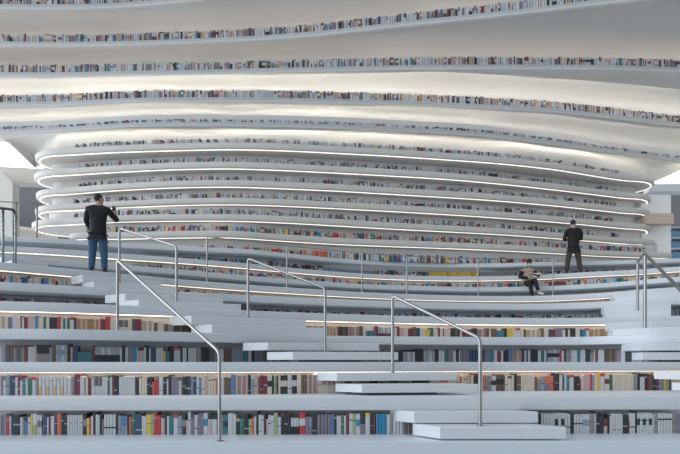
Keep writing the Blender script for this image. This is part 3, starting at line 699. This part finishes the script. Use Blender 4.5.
tag(t, 'distant bookcase with blue book rows at the right edge', 'bookcase')

# ------------------------------------------------------------------ people
SKIN = mat('skin', (.50, .30, .22), .5, noise=.05); HAIR = mat('black_hair', (.012, .011, .012), .6, noise=.2, nscale=40)
JACK = mat('black_jacket', (.006, .0065, .009), .75, noise=.2, nscale=12, bump=.3); JEAN = mat('blue_jeans', (.045, .10, .19), .8, noise=.25, nscale=10, bump=.3)
OLIVE = mat('olive_trousers', (.05, .045, .035), .8, noise=.2, bump=.3); SHOE = mat('dark_shoe', (.02, .02, .022), .5, noise=.1)
BEIGE = mat('beige_vest', (.55, .45, .32), .8, noise=.12, bump=.2); REDB = mat('red_cover', (.45, .03, .07), .5, noise=.05); PAGE = mat('paper', (.8, .8, .78), .7, noise=.03)
WSHOE = mat('white_sneaker', (.7, .7, .7), .6, noise=.05); GREEN = mat('green_scarf', (.06, .28, .20), .7, noise=.1); PHONE = mat('phone_black', (.02, .02, .02), .3, noise=.1)
MASKM = mat('face_mask', (.55, .60, .66), .7, noise=.03); DT = mat('black_trousers', (.012, .012, .015), .8, noise=.2, bump=.3)
def skin(name, verts, edges, m, parent, root=0, sub=2):
    me = bpy.data.meshes.new(name); me.from_pydata([v[0] for v in verts], edges, [])
    o = bpy.data.objects.new(name, me); COL.objects.link(o)
    o.modifiers.new('s', 'SKIN'); me.skin_vertices or None
    sl = me.skin_vertices[0] if me.skin_vertices else None
    if sl is None:
        bm = bmesh.new(); bm.from_mesh(me); bm.verts.layers.skin.verify(); bm.to_mesh(me); bm.free(); sl = me.skin_vertices[0]
    for i, v in enumerate(verts):
        r = v[1]; sl.data[i].radius = r if isinstance(r, tuple) else (r, r)
        sl.data[i].use_root = (i == root)
    sb = o.modifiers.new('b', 'SUBSURF'); sb.levels = sub; sb.render_levels = sub
    dg = bpy.context.evaluated_depsgraph_get()
    me2 = bpy.data.meshes.new_from_object(o.evaluated_get(dg)); me2.name = name
    COL.objects.unlink(o); bpy.data.objects.remove(o)
    me2.materials.clear(); me2.materials.append(m); me2.polygons.foreach_set('use_smooth', [True]*len(me2.polygons))
    o2 = bpy.data.objects.new(name, me2); COL.objects.link(o2); o2.parent = parent; return o2
def hand_chain(V, E, wi, wrist, fwd, side, nrm, curl=.5, s=1.0):
    """palm and five unequal bent fingers added to a skin graph; wi is the wrist vertex index"""
    fwd = Vector(fwd).normalized(); side = Vector(side).normalized(); nrm = Vector(nrm).normalized(); w = Vector(wrist)
    V.append((w + fwd*.045*s, (.026*s, .017*s))); pi = len(V)-1; E.append((wi, pi))
    for off, ln in ((-.027, .062), (-.009, .074), (.009, .078), (.027, .068)):
        a = w + fwd*.088*s + side*off*s; V.append((a, .0095*s)); i0 = len(V)-1; E.append((pi, i0))
        b = a + (fwd*math.cos(curl) + nrm*math.sin(curl))*ln*.5*s; V.append((b, .0088*s)); E.append((i0, i0+1))
        c = b + (fwd*math.cos(curl*2.2) + nrm*math.sin(curl*2.2))*ln*.45*s; V.append((c, .0078*s)); E.append((i0+1, i0+2))
    a = w + fwd*.03*s + side*.034*s + nrm*.008*s; V.append((a, .011*s)); i0 = len(V)-1; E.append((pi, i0))
    b = a + (fwd*.6 + side*.6 + nrm*.4).normalized()*.036*s; V.append((b, .0095*s)); E.append((i0, i0+1))
    V.append((b + (fwd*.9 + nrm*.5).normalized()*.028*s, .008*s)); E.append((i0+1, i0+2))
def head_parts(root, c, yaw, pitch=0, s=1.0, mask=False, body=None):
    """hair cap, eyes and ears round a head centred at c; the face looks along -y rotated by yaw"""
    R = Matrix.Rotation(yaw, 3, 'Z') @ Matrix.Rotation(pitch, 3, 'X'); c = Vector(c)
    mb = MB()
    def hf(q):
        q = q.copy()
        if q.y < -.25 and q.z < .35: q *= .86                     # leave the face free
        if q.z < -.35: q *= .90
        return q
    rows = []
    mb.ball((0, 0, 0), (.083*s, .102*s, .112*s), 20, 14, fn=hf)
    mb.v = [tuple(c + R @ (Vector(v) + Vector((0, .008*s, .022*s)))) for v in mb.v]
    mb.build('hair', HAIR, root, smooth=True)
    mb = MB()
    for sx in (-1, 1):
        mb.ball((sx*.030*s, -.088*s, .004*s), (.011*s, .006*s, .006*s), 8, 6)
    mb.v = [tuple(c + R @ Vector(v)) for v in mb.v]; mb.build('eyes', HAIR, root, smooth=True)
    mb = MB()
    for sx in (-1, 1): mb.ball((sx*.084*s, .012*s, -.012*s), (.010*s, .018*s, .030*s), 8, 6)
    mb.v = [tuple(c + R @ Vector(v)) for v in mb.v]; mb.build('ears', SKIN, root, smooth=True)
    if mask:
        mb = MB(); mb.ball((0, -.052*s, -.048*s), (.060*s, .052*s, .042*s), 14, 10)
        mb.v = [tuple(c + R @ Vector(v)) for v in mb.v]; mb.build('face_mask', MASKM, root, smooth=True)
def head_graph(V, E, ni, c, yaw, pitch=0, s=1.0):
    R = Matrix.Rotation(yaw, 3, 'Z') @ Matrix.Rotation(pitch, 3, 'X'); c = Vector(c)
    b = len(V)
    V.append((c + R @ Vector((0, -.008, -.055))*s, (.060*s, .062*s))); V.append((c + R @ Vector((0, -.004, .0))*s, (.078*s, .088*s))); V.append((c + R @ Vector((0, .004, .055))*s, (.068*s, .078*s)))
    V.append((c + R @ Vector((0, -.102, -.018))*s, (.010*s, .014*s)))
    E += [(ni, b), (b, b+1), (b+1, b+2), (b+1, b+3)]
    V.append((c + R @ Vector((0, -.078, -.085))*s, (.018*s, .018*s))); E.append((b, b+4))

def shoe(mb, heel, toe, w=.05, h=.085):
    heel = Vector(heel); toe = Vector(toe); t = (toe-heel); L = t.length; t.normalize(); sd = Vector((-t.y, t.x, 0)); up = Vector((0, 0, 1))
    rows = []
    for u, ww, hh in ((0, .6, .75), (.08, .8, .95), (.3, .85, 1), (.5, .9, .8), (.75, 1, .55), (.93, .8, .42), (1, .45, .3)):
        c = heel + t*L*u; a = w*ww; b = h*hh
        rows.append([c+sd*a*.9, c+sd*a+up*b*.35, c+sd*a*.6+up*b*.9, c+up*b, c-sd*a*.6+up*b*.9, c-sd*a+up*b*.35, c-sd*a*.9])
    mb.grid(rows, True, True)

def standing(loc, rz, H, jacket, trouser, arms, head_yaw, head_pitch, label, phone=False, stance=.12, splay=0, lean=0):
    """figure facing +y in its own frame (so its back is to the hall when rz = 0)"""
    s = H/1.75; root = empty('person', loc, rz)
    def S(x, y, z): return Vector((x, y + lean*max(0, z-.9), z))*s
    V = []; E = []
    def v(p, r): V.append((p, tuple(q*s for q in r) if isinstance(r, tuple) else r*s)); return len(V)-1
    pel = v(S(0, 0, .95), (.12, .085)); wa = v(S(0, 0, 1.10), (.115, .08)); ch = v(S(0, .0, 1.28), (.13, .085)); up = v(S(0, .0, 1.40), (.10, .065)); nk = v(S(0, .012, 1.50), .055)
    E += [(pel, wa), (wa, ch), (ch, up), (up, nk)]
    hc = S(0, .035, 1.635); 
    head_graph(V, E, nk, hc, math.pi + head_yaw, head_pitch, s)
    legs = {}
    for sx in (-1, 1):
        hp = v(S(sx*.09, 0, .88), .088); kn = v(S(sx*(.09+stance*.45), .015, .49), .056); an = v(S(sx*(.09+stance*.75), 0, .10), .040); ft = v(S(sx*(.10+stance*.85), .13, .035), .032)
        E += [(pel, hp), (hp, kn), (kn, an), (an, ft)]; legs[sx] = (V[an][0], V[ft][0])
    W = {}
    for sx in (-1, 1):
        el, wr, fw, sd, nm, cu = arms[sx]
        sh = v(S(sx*.185, .0, 1.40), .058); e = v(S(*el), .044); w = v(S(*wr), .028)
        E += [(up, sh), (sh, e), (e, w)]; W[sx] = (S(*el), S(*wr), sh, e, w)
        hand_chain(V, E, w, S(*wr), fw, sd, nm, cu, s)
    skin('body', V, E, SKIN, root, pel)
    # jacket
    V = []; E = []
    hem0 = v(S(0, -.005, .85), (.182, .138)); hem = v(S(0, -.005, .87), (.192, .146)); a = v(S(0, 0, 1.08), (.182, .132)); b = v(S(0, -.005, 1.27), (.205, .138)); c = v(S(0, -.005, 1.41), (.165, .112)); d = v(S(0, .008, 1.515), (.080, .078))
    E += [(hem0, hem), (hem, a), (a, b), (b, c), (c, d)]
    for sx in (-1, 1):
        p, q, *_ = W[sx]
        sh = v(S(sx*.200, -.003, 1.39), .082); e = v(p/s*1.0, .060) if False else v(Vector(p)/s*s, .060); m2 = v(Vector(p).lerp(q, .5), .052); w = v(Vector(p).lerp(q, .90), .046)
        E += [(c, sh), (sh, e), (e, m2), (m2, w)]
    skin('jacket', V, E, jacket, root, hem)
    # trousers
    V = []; E = []
    tp = v(S(0, 0, .97), (.125, .095)); pe = v(S(0, -.005, .88), (.140, .105)); E.append((tp, pe))
    for sx in (-1, 1):
        hp = v(S(sx*.10, -.004, .78), .112); kn = v(S(sx*(.09+stance*.45), .012, .49), .088); an = v(S(sx*(.09+stance*.72), .0, .13), .070); ce = v(S(sx*(.09+stance*.75), .0, .07), .068)
        E += [(pe, hp), (hp, kn), (kn, an), (an, ce)]
    skin('trousers', V, E, trouser, root, pe)
    for sx in (-1, 1):
        mb = MB(); a_, f_ = legs[sx]; x = a_.x
        shoe(mb, (x, -.065*s, 0), (x + sx*.03*s, .20*s, 0), .048*s, .085*s); mb.build('shoe', SHOE, root, smooth=True)
    head_parts(root, hc, math.pi + head_yaw, head_pitch, s)
    tag(root, label, 'person'); return root, W, s
# man with a phone on the seventh slab
x = 98; d = K[6].at(x) + .16
L = pt(x, d, Z[6])
arms = {-1: ((-.25, .0, 1.13), (-.19, .17, .96), (.3, .6, -.6), (1, 0, 0), (.5, .8, 0), .5),
        1: ((.37, .10, 1.19), (.27, .30, 1.37), (-.05, .25, .95), (-1, 0, 0), (-.3, .9, .2), .7)}
man, W, s_ = standing(L, .18, 1.66, JACK, JEAN, arms, -.75, -.1, 'man in black jacket and blue jeans seen from behind, raising a phone', stance=.06, lean=.02)
w = W[1][1]
ph = empty('phone', man.matrix_basis @ (w + Vector((-.035, .062, .07))), .18)
m = MB(); m.box((0, 0, .075), (.072, .009, .15), bev=.003); m.build('phone_body', PHONE, ph)
m = MB(); m.box((.02, -.0055, .128), (.02, .003, .022)); m.build('camera_bump', STEEL, ph)
tag(ph, 'black phone held up in the right hand of the man in jeans', 'phone')
# man in olive trousers
x = 573.5; d = K[8].at(x) + .14
arms = {-1: ((-.275, .04, 1.13), (-.13, .24, 1.16), (.8, .5, .1), (0, 0, 1), (.2, 1, .2), .6), 1: ((.275, .04, 1.13), (.13, .24, 1.16), (-.8, .5, .1), (0, 0, 1), (-.2, 1, .2), .6)}
man2, W2, s2 = standing(pt(x, d, Z[8]), -.12, 1.72, JACK, OLIVE, arms, .1, .35, 'man in dark jacket and olive trousers standing with his back turned', stance=.16, lean=.03)

# seated reader
def seated():
    x = 527; d = K[7].at(x); zt = Z[7]
    root = empty('person', pt(x, d + .16, zt), 0)
    V = []; E = []
    def v(p, r): V.append((Vector(p), r)); return len(V)-1
    pel = v((0, 0, .11), (.14, .11)); wa = v((0, .02, .26), (.125, .10)); ch = v((.01, -.01, .42), (.15, .105)); up = v((.015, -.05, .54), (.12, .08)); nk = v((.015, -.08, .625), .05)
    E += [(pel, wa), (wa, ch), (ch, up), (up, nk)]
    hc = Vector((.02, -.125, .745)); head_graph(V, E, nk, hc, .15, .38, .95)
    kl = ((-.07, -.40, .11), (.09, -.41, .18)); al = ((-.02, -.52, -.34), (.14, -.56, -.20))
    al = ((-.03, -.50, -.38), (.12, -.58, -.22))
    fl = ((-.04, -.62, -.43), (.22, -.67, -.30))
    for i in range(2):
        sx = (-1, 1)[i]
        hp = v((sx*.085, -.04, .09), .085); kn = v(kl[i], .058); an = v(al[i], .040); ft = v(fl[i], .030)
        E += [(pel, hp), (hp, kn), (kn, an), (an, ft)]
    el = ((-.27, -.08, .30), (.32, -.10, .34)); wr = ((-.04, -.33, .24), (.20, -.34, .28))
    for i in range(2):
        sx = (-1, 1)[i]
        sh = v((sx*.175+.01, -.045, .52), .055); e = v(el[i], .043); w = v(wr[i], .028)
        E += [(up, sh), (sh, e), (e, w)]
        hand_chain(V, E, w, wr[i], (-sx*.75, -.55, .15) if i else (.75, -.55, .05), (0, .3, 1), (-sx*.3, -.2, .9), .5, .95)
    skin('body', V, E, SKIN, root, pel)
    V = []; E = []
    a = v((0, 0, .14), (.155, .125)); b = v((0, .015, .28), (.152, .125)); c = v((.01, -.012, .42), (.175, .125)); dd = v((.015, -.045, .545), (.13, .095)); E += [(a, b), (b, c), (c, dd)]
    skin('vest', V, E, BEIGE, root, a)
    for i in range(2):
        sx = (-1, 1)[i]; V = []; E = []
        sh = v((sx*.165+.01, -.045, .52), .070); e = v(el[i], .060); m2 = v(Vector(el[i]).lerp(Vector(wr[i]), .5), .052); w = v(Vector(el[i]).lerp(Vector(wr[i]), .92), .042)
        skin('sleeve', V, [(0, 1), (1, 2), (2, 3)], JACK, root, 0)
    V = []; E = []
    tp = v((0, .01, .17), (.145, .12)); pe = v((0, 0, .115), (.16, .112)); E.append((tp, pe))
    for i in range(2):
        sx = (-1, 1)[i]
        hp = v((sx*.09, -.09, .105), .09); kn = v(kl[i], .072); an = v(Vector(kl[i]).lerp(Vector(al[i]), 1.0), .052)
        E += [(pe, hp), (hp, kn), (kn, an)]
    skin('trousers', V, E, DT, root, pe)
    for i in range(2):
        m = MB(); A = Vector(al[i]); Bf = Vector(fl[i]); t = (Bf-A).normalized()
        V = [(A + Vector((0, .03, -.03)), (.042, .042)), (A.lerp(Bf, .55) + Vector((0, 0, -.012)), (.044, .036)), (Bf + t*.05, (.040, .024))]
        skin('sneaker', V, [(0, 1), (1, 2)], WSHOE if i else SHOE, root, 0)
    head_parts(root, hc, .15, .38, .95, mask=True)
    m = MB(); m.tube([(.015 + .075*math.cos(a*math.pi/6), -.075 + .07*math.sin(a*math.pi/6), .625) for a in range(13)], .024, 8); m.build('scarf', GREEN, root, smooth=True)
    tag(root, 'seated reader in beige vest with black sleeves, legs crossed, reading a book', 'person')
    # open book with red cover in the hands
    bk = empty('open_book', root.location + Vector((.10, -.44, .30)), .15)
    m = MB()
    for sx in (-1, 1):
        rows = []
        for i in range(6):
            u = i/5; rows.append([(sx*u*.15, -.115, .03*u), (sx*u*.15, .115, .03*u + .05), (sx*u*.15, .115, .03*u + .056), (sx*u*.15, -.115, .03*u + .006)])
        m.grid(rows, True, True)
    m.build('cover', REDB, bk)
    m = MB()
    for sx in (-1, 1):
        rows = []
        for i in range(6):
            u = i/5; h = .012 + .012*math.sin(u*math.pi); rows.append([(sx*u*.14, -.107, .03*u + .007), (sx*u*.14, .107, .03*u + .057), (sx*u*.14, .107, .03*u + .056 + h), (sx*u*.14, -.107, .03*u + .007 + h)])
        m.grid(rows, True, True)
    m.build('pages', PAGE, bk)
    tag(bk, 'open book with a red cover in the hands of the seated reader', 'book')
seated()

# ------------------------------------------------------------------ light
w = bpy.data.worlds.new('hall_daylight'); SC.world = w; w.use_nodes = True
nt = w.node_tree; bg = nt.nodes['Background']
tc = nt.nodes.new('ShaderNodeTexCoord'); sp = nt.nodes.new('ShaderNodeSeparateXYZ')
nt.links.new(tc.outputs['Generated'], sp.inputs[0])
# daylight comes through the glass front behind and to the left of the viewer
mr = nt.nodes.new('ShaderNodeMapRange'); mr.inputs['From Min'].default_value = 1.; mr.inputs['From Max'].default_value = -1.
mr.inputs['To Min'].default_value = 0.; mr.inputs['To Max'].default_value = 1.
nt.links.new(sp.outputs['X'], mr.inputs['Value'])
bg.inputs['Color'].default_value = (.84, .92, 1.0, 1)
pw = nt.nodes.new('ShaderNodeMath'); pw.operation = 'POWER'; pw.inputs[1].default_value = 6.
ma = nt.nodes.new('ShaderNodeMath'); ma.operation = 'MULTIPLY_ADD'; ma.inputs[1].default_value = 4.2; ma.inputs[2].default_value = .47
nt.links.new(mr.outputs['Result'], pw.inputs[0]); nt.links.new(pw.outputs[0], ma.inputs[0]); nt.links.new(ma.outputs[0], bg.inputs['Strength'])

for nm, lx, lz, sz in (('rear_fill_left', -14.5, 8.4, 3.), ('rear_fill_right', 15.5, 7.7, 3.)):  # unseen fill lights, added to brighten the dark ceilings at the back
    la = bpy.data.lights.new(nm, 'AREA'); la.size = sz; la.energy = 160; la.color = (1., .97, .92)
    lo_ = bpy.data.objects.new(nm, la); COL.objects.link(lo_); lo_.location = (lx, 23, lz)
    la.energy = 120
cam = bpy.data.cameras.new('camera'); co = bpy.data.objects.new('camera', cam); COL.objects.link(co)
co.location = (0, 0, EYE); co.rotation_euler = (math.pi/2, 0, 0)
cam.sensor_width = 36; cam.lens = F/680*36; cam.shift_y = (YH-227)/680; cam.clip_end = 200
SC.camera = co
SC.view_settings.view_transform = 'Standard'; SC.view_settings.look = 'None'; SC.view_settings.gamma = 1; SC.view_settings.exposure = 0
try: SC.view_settings.use_curve_mapping = False
except Exception: pass
SC.cycles.use_denoising = True
SC.cycles.max_bounces = 8; SC.cycles.diffuse_bounces = 5
SC.cycles.use_light_tree = True
